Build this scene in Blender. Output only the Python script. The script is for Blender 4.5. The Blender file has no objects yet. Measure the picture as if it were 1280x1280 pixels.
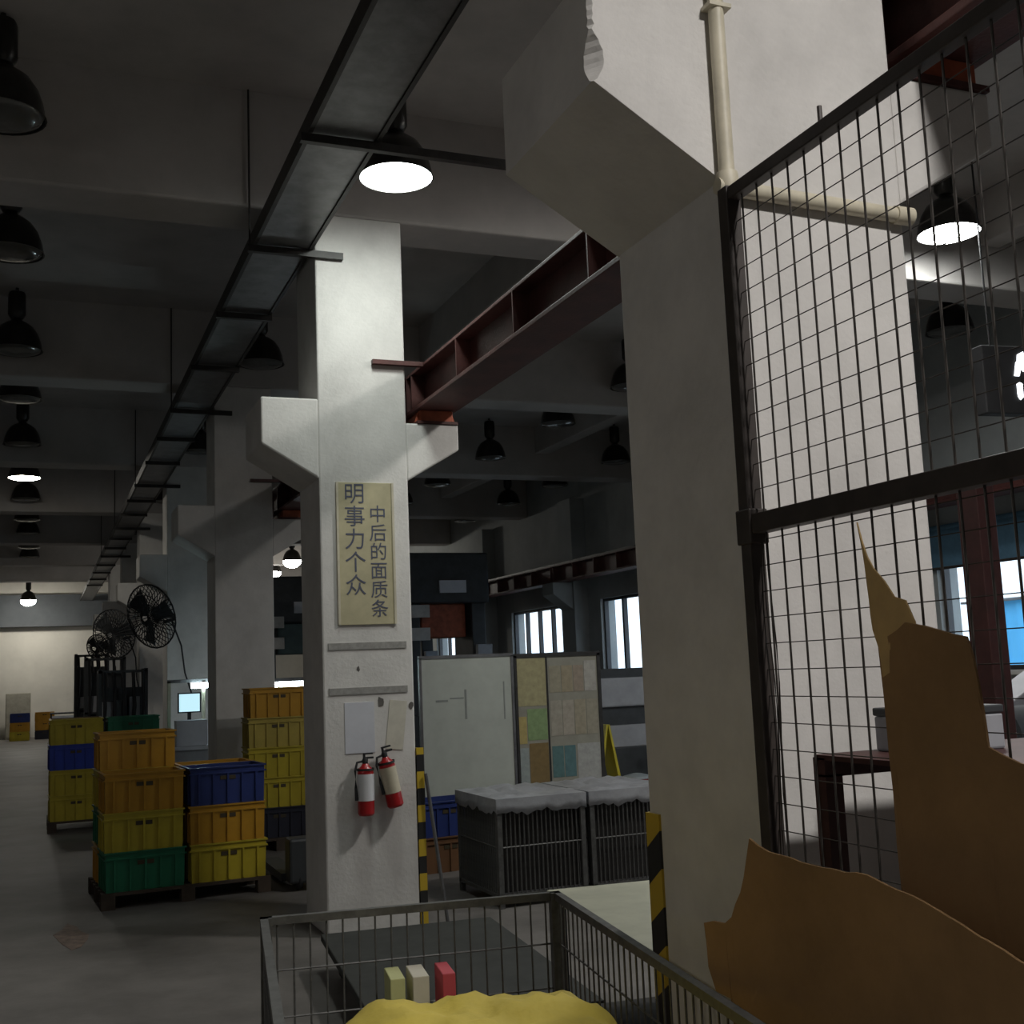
import bpy, bmesh, math, random
from mathutils import Matrix, Vector, noise as mnoise
random.seed(7)
PI = math.pi
scene = bpy.context.scene
COL = scene.collection

# ------------------------------------------------------------------ camera
cam_data = bpy.data.cameras.new('camera')
cam = bpy.data.objects.new('camera', cam_data)
COL.objects.link(cam)
cam_data.sensor_width = 36.0
cam_data.lens = 1452.98 / 1280 * 36.0
cam_data.clip_start = 0.05
cam_data.clip_end = 300
_r, _u, _f = Vector((0.9265, -0.3741, -0.0407)), Vector((-0.0126, -0.1388, 0.9902)), Vector((0.3761, 0.9170, 0.1333))
_m = Matrix((( _r.x, _u.x, -_f.x, -1.7287), (_r.y, _u.y, -_f.y, -2.5955), (_r.z, _u.z, -_f.z, 1.65), (0, 0, 0, 1)))
cam.matrix_world = _m
scene.camera = cam

# ------------------------------------------------------------------ world, exposure
world = bpy.data.worlds.new('overcast_sky')
scene.world = world
world.use_nodes = True
bg = world.node_tree.nodes['Background']
bg.inputs['Color'].default_value = (0.80, 0.90, 1.0, 1)
bg.inputs['Strength'].default_value = 1.9
scene.view_settings.view_transform = 'Standard'
scene.view_settings.look = 'None'
scene.view_settings.gamma = 1.0
scene.view_settings.use_curve_mapping = False
scene.view_settings.exposure = 0.22
scene.cycles.use_denoising = True
scene.cycles.max_bounces = 8
scene.cycles.diffuse_bounces = 5
LENS_STRENGTH = {'near': 290.0, 'sign': 50.0, 'bay': 70.0, 'girder': 150.0, 'far': 55.0, 'fill': 80.0, 'glow': 90.0}   # emission of the lit lenses

# ------------------------------------------------------------------ materials
MATS = {}
def mat(name, color, rough=0.7, metal=0.0, var=0.12, scale=6.0, bump=0.0, bscale=60.0, dark=None, streak=False):
    if name in MATS:
        return MATS[name]
    m = bpy.data.materials.new(name)
    m.use_nodes = True
    nt = m.node_tree
    b = nt.nodes['Principled BSDF']
    b.inputs['Roughness'].default_value = rough
    b.inputs['Metallic'].default_value = metal
    tc = nt.nodes.new('ShaderNodeTexCoord')
    mp = nt.nodes.new('ShaderNodeMapping')
    if streak:
        mp.inputs['Scale'].default_value = (1, 1, 0.12)
    nt.links.new(tc.outputs['Object'], mp.inputs['Vector'])
    n = nt.nodes.new('ShaderNodeTexNoise')
    n.inputs['Scale'].default_value = scale
    n.inputs['Detail'].default_value = 6
    n.inputs['Roughness'].default_value = 0.65
    nt.links.new(mp.outputs['Vector'], n.inputs['Vector'])
    r = nt.nodes.new('ShaderNodeValToRGB')
    c = color
    d = dark if dark else tuple(x * (1 - var * 2.2) for x in c)
    hi = tuple(min(1, x * (1 + var * 0.6)) for x in c)
    r.color_ramp.elements[0].position = 0.28
    r.color_ramp.elements[0].color = (*d, 1)
    r.color_ramp.elements[1].position = 0.62
    r.color_ramp.elements[1].color = (*c, 1)
    e = r.color_ramp.elements.new(0.85)
    e.color = (*hi, 1)
    nt.links.new(n.outputs['Fac'], r.inputs['Fac'])
    nt.links.new(r.outputs['Color'], b.inputs['Base Color'])
    if bump > 0:
        n2 = nt.nodes.new('ShaderNodeTexNoise')
        n2.inputs['Scale'].default_value = bscale
        n2.inputs['Detail'].default_value = 4
        nt.links.new(tc.outputs['Object'], n2.inputs['Vector'])
        bp = nt.nodes.new('ShaderNodeBump')
        bp.inputs['Strength'].default_value = bump
        bp.inputs['Distance'].default_value = 0.01
        nt.links.new(n2.outputs['Fac'], bp.inputs['Height'])
        nt.links.new(bp.outputs['Normal'], b.inputs['Normal'])
    MATS[name] = m
    return m

def emit(name, color, strength):
    if name in MATS:
        return MATS[name]
    m = bpy.data.materials.new(name)
    m.use_nodes = True
    nt = m.node_tree
    nt.nodes.remove(nt.nodes['Principled BSDF'])
    e = nt.nodes.new('ShaderNodeEmission')
    e.inputs['Color'].default_value = (*color, 1)
    e.inputs['Strength'].default_value = strength
    nt.links.new(e.outputs['Emission'], nt.nodes['Material Output'].inputs['Surface'])
    MATS[name] = m
    return m

def glass(name, tint):
    m = bpy.data.materials.new(name)
    m.use_nodes = True
    nt = m.node_tree
    nt.nodes.remove(nt.nodes['Principled BSDF'])
    t = nt.nodes.new('ShaderNodeBsdfTransparent')
    t.inputs['Color'].default_value = (*tint, 1)
    g = nt.nodes.new('ShaderNodeBsdfGlossy')
    g.inputs['Roughness'].default_value = 0.05
    mx = nt.nodes.new('ShaderNodeMixShader')
    mx.inputs['Fac'].default_value = 0.06
    nt.links.new(t.outputs[0], mx.inputs[1])
    nt.links.new(g.outputs[0], mx.inputs[2])
    nt.links.new(mx.outputs[0], nt.nodes['Material Output'].inputs['Surface'])
    MATS[name] = m
    return m

def stripes(name, c1, c2, pitch, ax=(0, 0.7, 1)):
    m = bpy.data.materials.new(name)
    m.use_nodes = True
    nt = m.node_tree
    b = nt.nodes['Principled BSDF']
    b.inputs['Roughness'].default_value = 0.5
    tc = nt.nodes.new('ShaderNodeTexCoord')
    dp = nt.nodes.new('ShaderNodeVectorMath'); dp.operation = 'DOT_PRODUCT'
    dp.inputs[1].default_value = ax
    nt.links.new(tc.outputs['Object'], dp.inputs[0])
    mu = nt.nodes.new('ShaderNodeMath'); mu.operation = 'MULTIPLY'
    mu.inputs[1].default_value = 1.0 / pitch
    nt.links.new(dp.outputs['Value'], mu.inputs[0])
    fr = nt.nodes.new('ShaderNodeMath'); fr.operation = 'FRACT'
    nt.links.new(mu.outputs[0], fr.inputs[0])
    gt = nt.nodes.new('ShaderNodeMath'); gt.operation = 'GREATER_THAN'
    gt.inputs[1].default_value = 0.5
    nt.links.new(fr.outputs[0], gt.inputs[0])
    mx = nt.nodes.new('ShaderNodeMixRGB')
    mx.inputs['Color1'].default_value = (*c1, 1)
    mx.inputs['Color2'].default_value = (*c2, 1)
    nt.links.new(gt.outputs[0], mx.inputs['Fac'])
    nt.links.new(mx.outputs[0], b.inputs['Base Color'])
    MATS[name] = m
    return m

PLASTER = mat('white_plaster', (0.70, 0.68, 0.65), 0.85, var=0.10, scale=2.2, bump=0.25, bscale=35)
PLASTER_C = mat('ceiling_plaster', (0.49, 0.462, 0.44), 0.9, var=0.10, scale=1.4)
CONC = mat('floor_concrete', (0.17, 0.158, 0.147), 0.55, var=0.22, scale=1.3, bump=0.15, bscale=20)
WALLGREY = mat('wall_paint_grey', (0.40, 0.42, 0.42), 0.85, var=0.12, scale=1.0)
WALLDARK = mat('wall_paint_dark', (0.10, 0.11, 0.12), 0.8, var=0.15, scale=1.0)
ENDWALL = mat('end_wall_paint', (0.72, 0.69, 0.62), 0.9, var=0.10, scale=0.6)
RED = mat('red_oxide_paint', (0.105, 0.036, 0.031), 0.55, var=0.25, scale=5, bump=0.2)
REDORANGE = mat('orange_primer', (0.42, 0.10, 0.045), 0.6, var=0.25, scale=9)
DARKSTEEL = mat('dark_steel', (0.045, 0.042, 0.04), 0.5, metal=0.3, var=0.2, scale=12)
FENCESTEEL = mat('fence_paint', (0.05, 0.04, 0.035), 0.55, var=0.2, scale=14)
WIRE = mat('fence_wire', (0.055, 0.048, 0.042), 0.5, metal=0.3, var=0.2, scale=30)
GALV = mat('galvanised_steel', (0.20, 0.20, 0.205), 0.42, metal=0.6, var=0.18, scale=7)
CAGE = mat('cage_zinc', (0.13, 0.13, 0.125), 0.5, metal=0.5, var=0.2, scale=25)
CREAM = mat('cream_pvc', (0.62, 0.57, 0.44), 0.5, var=0.12, scale=8)
LAMPBODY = mat('lamp_aluminium_dark', (0.05, 0.048, 0.045), 0.28, metal=0.7, var=0.15, scale=8)
LENSOFF = mat('lamp_lens_off', (0.16, 0.16, 0.155), 0.12, metal=0.35, var=0.1, scale=8)
CARD = mat('cardboard', (0.33, 0.195, 0.085), 0.9, var=0.14, scale=3.5, bump=0.2, bscale=18)
BLACK = mat('black_plastic', (0.018, 0.018, 0.02), 0.7, var=0.2)
PAPER = mat('paper_white', (0.62, 0.63, 0.68), 0.9, var=0.04, scale=10)
PAPERC = mat('paper_cream', (0.62, 0.59, 0.50), 0.9, var=0.08, scale=10)
SIGNC = mat('sign_cream', (0.52, 0.47, 0.30), 0.7, var=0.12, scale=5)
INK = mat('sign_ink', (0.10, 0.11, 0.16), 0.8, var=0.1)
TAPEG = mat('grey_tape', (0.34, 0.33, 0.31), 0.8, var=0.15, scale=30)
EXTRED = mat('extinguisher_red', (0.38, 0.012, 0.015), 0.3, var=0.08)
EXTLABEL = mat('extinguisher_label', (0.72, 0.72, 0.74), 0.5, var=0.05)
EXTLABEL2 = mat('extinguisher_label_aged', (0.62, 0.56, 0.42), 0.5, var=0.1)
WBOARD = mat('whiteboard_grey', (0.50, 0.53, 0.48), 0.4, var=0.07, scale=4)
WOODDARK = mat('dark_wood', (0.07, 0.05, 0.035), 0.8, var=0.25, scale=9)
GREYMACH = mat('machine_grey', (0.36, 0.37, 0.40), 0.5, var=0.1, scale=5)
DARKMACH = mat('machine_dark', (0.05, 0.055, 0.06), 0.5, var=0.2, scale=5)
TEALMACH = mat('machine_green', (0.10, 0.16, 0.16), 0.5, var=0.15, scale=5)
BLUEBLIND = mat('blue_blind', (0.09, 0.19, 0.28), 0.8, var=0.1, scale=10)
BLUESHED = mat('blue_sheet_metal', (0.12, 0.55, 0.95), 0.5, var=0.06, scale=2)
GROUND = mat('yard_concrete', (0.5, 0.5, 0.48), 0.9, var=0.1, scale=1)
PALEGREEN = mat('pale_green_top', (0.46, 0.46, 0.36), 0.5, var=0.10, scale=5)
YELLOWSACK = mat('yellow_sack', (0.58, 0.46, 0.07), 0.75, var=0.12, scale=4, bump=0.6, bscale=14)
FILM = mat('grey_film', (0.34, 0.35, 0.37), 0.35, var=0.15, scale=6, bump=0.8, bscale=9)
HAZARD = stripes('hazard_stripes', (0.55, 0.38, 0.03), (0.02, 0.02, 0.02), 0.22)
GLASS = glass('window_glass', (0.93, 0.97, 1.0))
LENS_COLOR = {'near': (1.0, 0.965, 0.93), 'sign': (0.93, 1.0, 0.95), 'bay': (0.96, 1.0, 0.98), 'girder': (1.0, 0.97, 0.92), 'far': (1.0, 0.95, 0.84), 'fill': (1.0, 0.94, 0.88), 'glow': (1.0, 0.96, 0.86)}
LENSON = {q: emit('lamp_lens_lit_' + q, LENS_COLOR[q], LENS_STRENGTH[q]) for q in LENS_COLOR}
TUBEON = emit('tube_lit', (0.85, 0.95, 1.0), 22.0)
BENCHTUBE = emit('bench_tube_lit', (0.72, 0.95, 1.0), 32.0)
LEDON = emit('led_lit', (0.9, 0.95, 1.0), 6.0)
SCREEN = emit('screen_lit', (0.55, 0.85, 0.95), 0.9)
CRATE_COL = {
    'orange': mat('crate_orange', (0.52, 0.27, 0.02), 0.45, var=0.12, scale=4),
    'yellow': mat('crate_yellow', (0.50, 0.40, 0.03), 0.45, var=0.12, scale=4),
    'pale yellow': mat('crate_pale_yellow', (0.46, 0.36, 0.07), 0.5, var=0.14, scale=4),
    'green': mat('crate_green', (0.015, 0.17, 0.085), 0.45, var=0.12, scale=4),
    'blue': mat('crate_blue', (0.025, 0.045, 0.19), 0.45, var=0.15, scale=4),
    'bright blue': mat('crate_bright_blue', (0.02, 0.05, 0.38), 0.45, var=0.12, scale=4),
    'navy': mat('crate_navy', (0.02, 0.022, 0.04), 0.5, var=0.15, scale=4),
    'brown': mat('crate_brown', (0.16, 0.075, 0.03), 0.6, var=0.15, scale=4),
}

# ------------------------------------------------------------------ mesh helpers
class MB:
    def __init__(self):
        self.v = []; self.f = []; self.sm = []
    def add(self, vs, fs, smooth=False):
        o = len(self.v)
        self.v += [tuple(p) for p in vs]
        self.f += [tuple(i + o for i in q) for q in fs]
        self.sm += [smooth] * len(fs)
        return self
    def box(self, x0, x1, y0, y1, z0, z1):
        vs = [(x, y, z) for x in (x0, x1) for y in (y0, y1) for z in (z0, z1)]
        return self.add(vs, [(0, 1, 3, 2), (4, 6, 7, 5), (0, 4, 5, 1), (2, 3, 7, 6), (0, 2, 6, 4), (1, 5, 7, 3)])
    def prism(self, pts, y0, y1, axis='Y'):
        # pts: polygon of (a, z); extruded along axis
        n = len(pts)
        if axis == 'Y':
            vs = [(a, y0, z) for a, z in pts] + [(a, y1, z) for a, z in pts]
        elif axis == 'X':
            vs = [(y0, a, z) for a, z in pts] + [(y1, a, z) for a, z in pts]
        else:
            vs = [(a, z, y0) for a, z in pts] + [(a, z, y1) for a, z in pts]
        fs = [tuple(range(n))[::-1], tuple(range(n, 2 * n))]
        fs += [(i, (i + 1) % n, n + (i + 1) % n, n + i) for i in range(n)]
        return self.add(vs, fs)
    def tube(self, pts, r, seg=8):
        pts = [Vector(p) for p in pts]
        vs = []; fs = []
        for i, p in enumerate(pts):
            t = (pts[min(i + 1, len(pts) - 1)] - pts[max(i - 1, 0)]).normalized()
            a = t.cross(Vector((0, 0, 1)))
            if a.length < 1e-3:
                a = Vector((1, 0, 0))
            a.normalize(); b = t.cross(a)
            rr = r[i] if isinstance(r, (list, tuple)) else r
            for k in range(seg):
                an = 2 * PI * k / seg
                vs.append(p + a * math.cos(an) * rr + b * math.sin(an) * rr)
        for i in range(len(pts) - 1):
            for k in range(seg):
                fs.append((i * seg + k, i * seg + (k + 1) % seg, (i + 1) * seg + (k + 1) % seg, (i + 1) * seg + k))
        o = len(vs)
        fs.append(tuple(range(seg))[::-1]); fs.append(tuple(range(o - seg, o)))
        return self.add(vs, fs, True)
    def lathe(self, prof, seg=24, c=(0, 0, 0), axis='Z', cap=True):
        vs = []; fs = []
        for (r, z) in prof:
            for k in range(seg):
                a = 2 * PI * k / seg
                if axis == 'Z':
                    vs.append((c[0] + r * math.cos(a), c[1] + r * math.sin(a), c[2] + z))
                elif axis == 'Y':
                    vs.append((c[0] + r * math.cos(a), c[1] + z, c[2] + r * math.sin(a)))
                else:
                    vs.append((c[0] + z, c[1] + r * math.cos(a), c[2] + r * math.sin(a)))
        for i in range(len(prof) - 1):
            for k in range(seg):
                fs.append((i * seg + k, i * seg + (k + 1) % seg, (i + 1) * seg + (k + 1) % seg, (i + 1) * seg + k))
        if cap:
            fs.append(tuple(range(seg))[::-1]); fs.append(tuple(range(len(vs) - seg, len(vs))))
        return self.add(vs, fs, True)
    def mesh(self, name, material):
        me = bpy.data.meshes.new(name)
        me.from_pydata(self.v, [], self.f)
        me.polygons.foreach_set('use_smooth', self.sm)
        me.validate(); me.update()
        b = bmesh.new(); b.from_mesh(me)
        bmesh.ops.recalc_face_normals(b, faces=b.faces)
        for e in b.edges:
            if len(e.link_faces) == 2 and e.calc_face_angle(0) > 0.6:
                e.smooth = False
        b.to_mesh(me); b.free()
        me.materials.append(material)
        return me
    def build(self, name, material, parent=None, bevel=0.0, loc=None, rot=None):
        o = link(name, self.mesh(name, material), parent, loc, rot)
        if bevel:
            md = o.modifiers.new('bevel', 'BEVEL'); md.width = bevel; md.segments = 2; md.limit_method = 'ANGLE'
        return o

def link(name, me, parent=None, loc=None, rot=None):
    o = bpy.data.objects.new(name, me)
    COL.objects.link(o)
    if parent is not None:
        o.parent = parent
    if loc: o.location = loc
    if rot: o.rotation_euler = rot
    return o

def tag(o, label, cat, group=None):
    o['label'] = label; o['category'] = cat
    if group: o['group'] = group
    return o

def thing(name, label, cat, loc=(0, 0, 0), rz=0.0, group=None):
    o = bpy.data.objects.new(name, None)
    o.empty_display_size = 0.2
    COL.objects.link(o)
    o.location = loc; o.rotation_euler = (0, 0, rz)
    return tag(o, label, cat, group)

def struct(o, label=None):
    o['kind'] = 'structure'
    if label: o['label'] = label
    return o

def copy_tree(o, parent=None):
    c = o.copy(); COL.objects.link(c); c.parent = parent
    for ch in list(o.children):
        copy_tree(ch, c)
    return c

# ------------------------------------------------------------------ room shell
XL, XR, YF, YB, ZS, ZB = -8.0, 7.9, -9.0, 40.6, 5.65, 4.82
struct(MB().box(XL - 0.3, XR + 0.3, YF - 0.3, YB + 0.3, -0.3, 0).build('floor', CONC), 'grey stained concrete factory floor')
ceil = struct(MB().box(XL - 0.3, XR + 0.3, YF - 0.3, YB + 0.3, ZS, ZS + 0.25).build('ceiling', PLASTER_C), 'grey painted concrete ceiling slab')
for k in range(-1, 8):
    y = 5.0 * k
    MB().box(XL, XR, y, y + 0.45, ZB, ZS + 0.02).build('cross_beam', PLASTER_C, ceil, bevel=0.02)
for x in (-4.7, 2.35, 5.95):
    for k in range(-1, 8):
        y0 = 5.0 * k + 0.45; y1 = min(5.0 * k + 5.0, YB)
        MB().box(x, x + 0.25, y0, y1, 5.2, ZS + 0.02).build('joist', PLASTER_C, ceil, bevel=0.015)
struct(MB().box(XL - 0.3, XL, YF, YB, 0, ZS).build('wall_left', WALLGREY), 'plain grey wall across the aisle')
struct(MB().box(XL - 0.3, XR + 0.3, YF - 0.3, YF, 0, ZS).build('wall_front', WALLGREY), 'plain grey wall')
wb = struct(MB().box(XL - 0.3, XR + 0.3, YB, YB + 0.3, 0, ZS).build('wall_back', ENDWALL), 'pale lit wall at the far end of the aisle')
struct(MB().box(XL, XR, YB - 0.35, YB, 3.72, 4.80).build('trim_1', WALLDARK), 'dark lintel beam across the far end wall')
WINS = [(0.3, 3.1), (5.2, 8.0), (9.6, 12.4), (13.7, 16.75), (18.45, 21.15), (23.4, 26.4), (28.4, 31.2), (33.4, 36.2)]
WZ0, WZ1 = 1.42, 2.86
w = MB()
w.box(XR, XR + 0.3, YF, YB, 0, WZ0); w.box(XR, XR + 0.3, YF, YB, WZ1, ZS)
py = YF
for a, b in WINS:
    w.box(XR, XR + 0.3, py, a, WZ0, WZ1); py = b
w.box(XR, XR + 0.3, py, YB, WZ0, WZ1)
struct(w.build('wall_right', WALLGREY), 'grey outside wall with a row of barred windows')
FRAME = mat('window_frame_dark', (0.05, 0.05, 0.055), 0.5, var=0.1)
for i, (a, b) in enumerate(WINS):
    wn = bpy.data.objects.new('window_%d' % (i + 1), None); COL.objects.link(wn); wn.location = (XR + 0.1, (a + b) / 2, WZ0)
    struct(wn, 'bright window with dark upright bars in the outside wall')
    L = b - a; H = WZ1 - WZ0
    MB().box(-0.04, 0.04, -L / 2, L / 2, 0, 0.05).box(-0.04, 0.04, -L / 2, L / 2, H - 0.05, H).box(-0.04, 0.04, -L / 2, -L / 2 + 0.05, 0, H).box(-0.04, 0.04, L / 2 - 0.05, L / 2, 0, H).build('window_frame', FRAME, wn)
    n = 4
    for k in range(n):
        y0 = -L / 2 + L * k / n; y1 = y0 + L / n
        MB().box(-0.004, 0.004, y0 + 0.02, y1 - 0.02, 0.04, H - 0.04).build('pane', GLASS, wn)
        if k: MB().box(-0.04, 0.04, y0 - 0.035, y0 + 0.035, 0, H).build('mullion', FRAME, wn)
    MB().box(-0.16, 0.1, -L / 2, L / 2, -0.05, 0.0).build('window_sill', PLASTER, wn)
# outside yard
struct(MB().box(XR + 0.3, 60, -40, 80, -0.4, -0.05).build('yard_ground', GROUND), 'pale concrete yard outside the windows')
for (y0, y1, hh, lab) in ((8.0, 17.5, 2.7, 'blue sheet metal shed seen through the window beside the red post'), (39.7, 41.4, 2.2, 'blue sheet metal shed seen through the far barred windows')):
    sh = thing('shed', lab, 'shed', (17.5, (y0 + y1) / 2, -0.05))
    L = (y1 - y0) / 2
    bm_ = MB()
    n = int(L * 2 / 0.4)
    for k in range(n):
        yy = -L + 2 * L * k / n
        bm_.box(-0.05 if k % 2 else 0.0, 0.9, yy, yy + 2 * L / n, 0, hh)
    bm_.build('wall', BLUESHED, sh)
    MB().prism([(-0.2, hh), (1.0, hh), (1.0, hh + 0.05), (0.4, hh + 0.1), (-0.2, hh + 0.05)], -L - 0.2, L + 0.2).build('roof', GALV, sh)

# ------------------------------------------------------------------ columns
WC, DC, ZJ, EXT, ZBO, ZTL, ZTR = 0.621, 0.622, 2.96, 0.382, 3.19, 3.51, 3.37
COL_LABELS = {
    0: 'big near white column with chipped corbel and mesh fence fixed to its corner',
    1: 'white column carrying the cream sign and two fire extinguishers',
    2: 'white column standing behind the tallest orange-topped crate stack',
    3: 'white column with a dark fan mounted on it, lit bluish by the bench',
    4: 'white column with the smaller second dark fan mounted on it',
    5: 'distant white column, second last before the end wall',
    6: 'distant white column, last before the end wall',
}
def wobble(bm_obj, amt, seed):
    for v in bm_obj.data.vertices:
        p = v.co * 5 + Vector((seed, 0, 0))
        v.co += Vector((mnoise.noise(p), mnoise.noise(p + Vector((9, 0, 0))), 0)) * amt
for k in range(0, 7):
    y = 5.0 * k
    c = thing('concrete_column', COL_LABELS[k], 'column', (0, y, 0))
    s = MB()
    nz = 14
    s.box(0, WC, 0, DC, 0, ZB + 0.003)
    s.build('shaft', PLASTER, c, bevel=0.012)
    # corbels: profile in X,Z
    left = [(0.004, ZJ), (0.004, ZTL), (-EXT, ZTL), (-EXT, ZBO)]
    right = [(WC - 0.004, ZJ), (WC + EXT, ZBO), (WC + EXT, ZTR), (WC - 0.004, ZTR)]
    rc = MB().prism(right, 0.0, DC).build('corbel', PLASTER, c, bevel=0.012)
    if k != 0:
        MB().prism(left, 0.0, DC).build('corbel', PLASTER, c, bevel=0.012)
        continue
    # the near corbel: corner broken away above its lower edge
    zs = [ZJ, ZBO] + [ZBO + 0.008 + (ZTL - ZBO - 0.008) * i / 22 for i in range(23)]
    vs = []; fs = []
    for i, z in enumerate(zs):
        xl = 0.0 if i == 0 else -EXT
        t = (z - ZBO) / (ZTL - ZBO)
        d = 0.004
        if i > 1:
            d = 0.006 + 0.034 * max(0.0, math.sin(PI * min(1.0, (t + 0.02) * 2.1))) + (0.010 if t > 0.5 else 0) * random.random() + 0.005 * random.random()
        if i == 0: d = 0.0
        vs += [(xl + d * 0.9, 0.0, z), (0.006, 0.0, z), (0.006, DC, z), (xl, DC, z), (xl, d * 1.1, z)]
    for i in range(len(zs) - 1):
        for j in range(5):
            a_ = i * 5 + j; b_ = i * 5 + (j + 1) % 5
            fs.append((a_, b_, b_ + 5, a_ + 5))
    fs.append((4, 3, 2, 1, 0)); n_ = len(vs); fs.append(tuple(range(n_ - 5, n_)))
    lc = MB().add(vs, fs).build('corbel', PLASTER, c)
    lc['label'] = 'left corbel with a chip knocked out of its corner'
# right-wall pilasters
for i, y in enumerate((8.25, 12.75, 17.25, 22.0, 27.1, 32.0)):
    p = MB().box(7.6, 7.9, y, y + 0.6, 0, ZB + 0.002).prism([(7.604, 2.7), (7.604, 3.22), (7.2, 3.22), (7.2, 3.0)], y + 0.05, y + 0.55).build('wall_pilaster', WALLGREY, bevel=0.01)
    tag(p, 'grey pilaster with corbel on the outside wall, %s beyond the blue blind' % ['first', 'second', 'third', 'fourth', 'fifth', 'sixth'][i], 'pilaster', 'pilasters of the outside wall')

# conduit on the near column
cp = thing('conduit_pipe', 'cream plastic pipe on the near column, running up and across its face', 'pipe', (0, 0, 0))
MB().tube([(0.004, -0.022, 2.95), (0.004, -0.022, ZB)], 0.022, 12).build('riser', CREAM, cp)
MB().tube([(-0.03, -0.022, 2.93), (0.622, -0.022, 2.915)], 0.022, 12).build('crossing_pipe', CREAM, cp)
MB().lathe([(0.03, -0.03), (0.034, 0), (0.03, 0.03)], 14, (0.004, -0.022, 2.94)).build('elbow', CREAM, cp)
MB().lathe([(0.027, -0.03), (0.027, 0.03)], 14, (0.6, -0.022, 2.916), 'X').build('socket', CREAM, cp)
for z in (3.45, 4.1):
    MB().box(-0.03, 0.04, -0.047, 0.0, z, z + 0.012).build('clip', CREAM, cp)

# ------------------------------------------------------------------ crane runway beams
def runway(x, y0, y1, z0, h, label, rib=0.87, side=1):
    t = thing('crane_runway_beam', label, 'girder', (x, y0, z0), 0, 'red crane runway girders')
    L = y1 - y0 - 0.012
    MB().box(-0.15, 0.15, 0, L, 0, 0.028).build('bottom_flange', RED, t, bevel=0.004)
    MB().box(-0.008, 0.008, 0, L, 0.026, h - 0.02).build('web', RED, t)
    MB().box(-0.11, 0.11, 0, L, h - 0.022, h).build('top_flange', RED, t, bevel=0.004)
    MB().box(-0.03, 0.03, 0, L, h - 0.001, h + 0.05).build('rail', DARKSTEEL, t)
    n = max(2, int(L / rib))
    for k in range(n + 1):
        yy = 0.05 + (L - 0.11) * k / n
        MB().box(-0.11, 0.11, yy, yy + 0.012, 0.026, h - 0.02).build('stiffener', RED, t)
    return t
ZR0 = 3.47
spans = ['near red girder resting on the big chipped column, above the mesh fence',
         'red girder spanning from the big near column to the sign column',
         'red girder running on behind the sign column', 'red girder beyond the third column',
         'distant red girder of the nearer runway', 'farthest red girder of the nearer runway']
for k in range(-1, 5):
    y0 = 5.0 * k + 0.31
    runway(0.85, y0, y0 + 5.0, ZR0, 0.325, spans[k + 1])
for k in range(0, 6):
    y = 5.0 * k
    b = thing('bearing_shoe', 'orange primed steel shoe under the red girder on ' + ['the big near column', 'the sign column', 'the third column', 'the fan column', 'the fifth column', 'the sixth column'][k], 'bracket', (0.85, y + 0.3, ZTR), 0, 'girder shoes on the corbels')
    MB().box(-0.15, 0.15, -0.31, 0.28, 0.0, 0.02).build('base_plate', RED, b)
    MB().box(-0.12, 0.12, -0.29, 0.27, 0.018, 0.1).build('block', REDORANGE, b, bevel=0.006)
    for s in (-1, 1):
        MB().prism([(s * 0.12, 0.1), (s * 0.12, 0.02), (s * 0.15, 0.02)], -0.25, -0.23).build('gusset', REDORANGE, b)
    tb = tag(MB().box(0.38, 0.745, y - 0.045, y - 0.002, 3.77, 3.80).build('tie_bar', RED), 'short red tie bar between the girder and ' + ['the big near column', 'the sign column', 'the third column', 'the fan column', 'the fifth column', 'the sixth column'][k], 'bar', 'girder tie bars')
ysp = [-2, 8.5, 13.05, 17.55, 22.3, 27.4, 32.3]
for a, b in zip(ysp[:-1], ysp[1:]):
    runway(7.4, a, b, 3.222, 0.32, 'dark red girder along the outside wall above the windows', 0.8)

# ------------------------------------------------------------------ cable tray
tr = thing('cable_tray', 'long dark steel cable tray hung beside the column tops', 'cable tray', (0, -6, 4.54))
TL = 46.0
MB().box(-0.425, -0.40, 0, TL, 0, 0.11).build('side_rail', DARKSTEEL, tr)
MB().box(-0.05, -0.025, 0, TL, 0, 0.11).build('side_rail', DARKSTEEL, tr)
MB().box(-0.402, -0.048, 0, TL, 0.012, 0.022).build('tray_bottom', GALV, tr)
MB().tube([(-0.30, 0, 0.05), (-0.30, TL, 0.05)], 0.028, 8).build('cable', BLACK, tr)
MB().tube([(-0.20, 0, 0.045), (-0.20, TL, 0.045)], 0.022, 8).build('cable', BLACK, tr)
ys = [-3.2, -1.6, -0.1, 1.65, 3.27, 4.982, 6.5, 8.15, 9.982, 11.5, 13.1, 14.982, 16.5, 18.1, 19.982, 21.6, 23.3, 24.982, 27, 29, 31, 33]
for y in ys:
    at_col = min(abs(y - (5 * k - 0.03)) for k in range(0, 8)) < 0.1
    x1 = 0.19 if at_col else (0.74 if abs(y - 3.27) < 0.1 else -0.02)
    br = MB().box(-0.46, x1, -0.02 + y + 6, 0.02 + y + 6, -0.045, 0.002)
    br.build('bracket_bar', DARKSTEEL, tr)
    if at_col: MB().tube([(-0.445, y + 6, -0.03), (-0.445, y + 6, ZS - 4.54 + 0.005)], 0.007, 6).build('hanger_rod', DARKSTEEL, tr)

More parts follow.
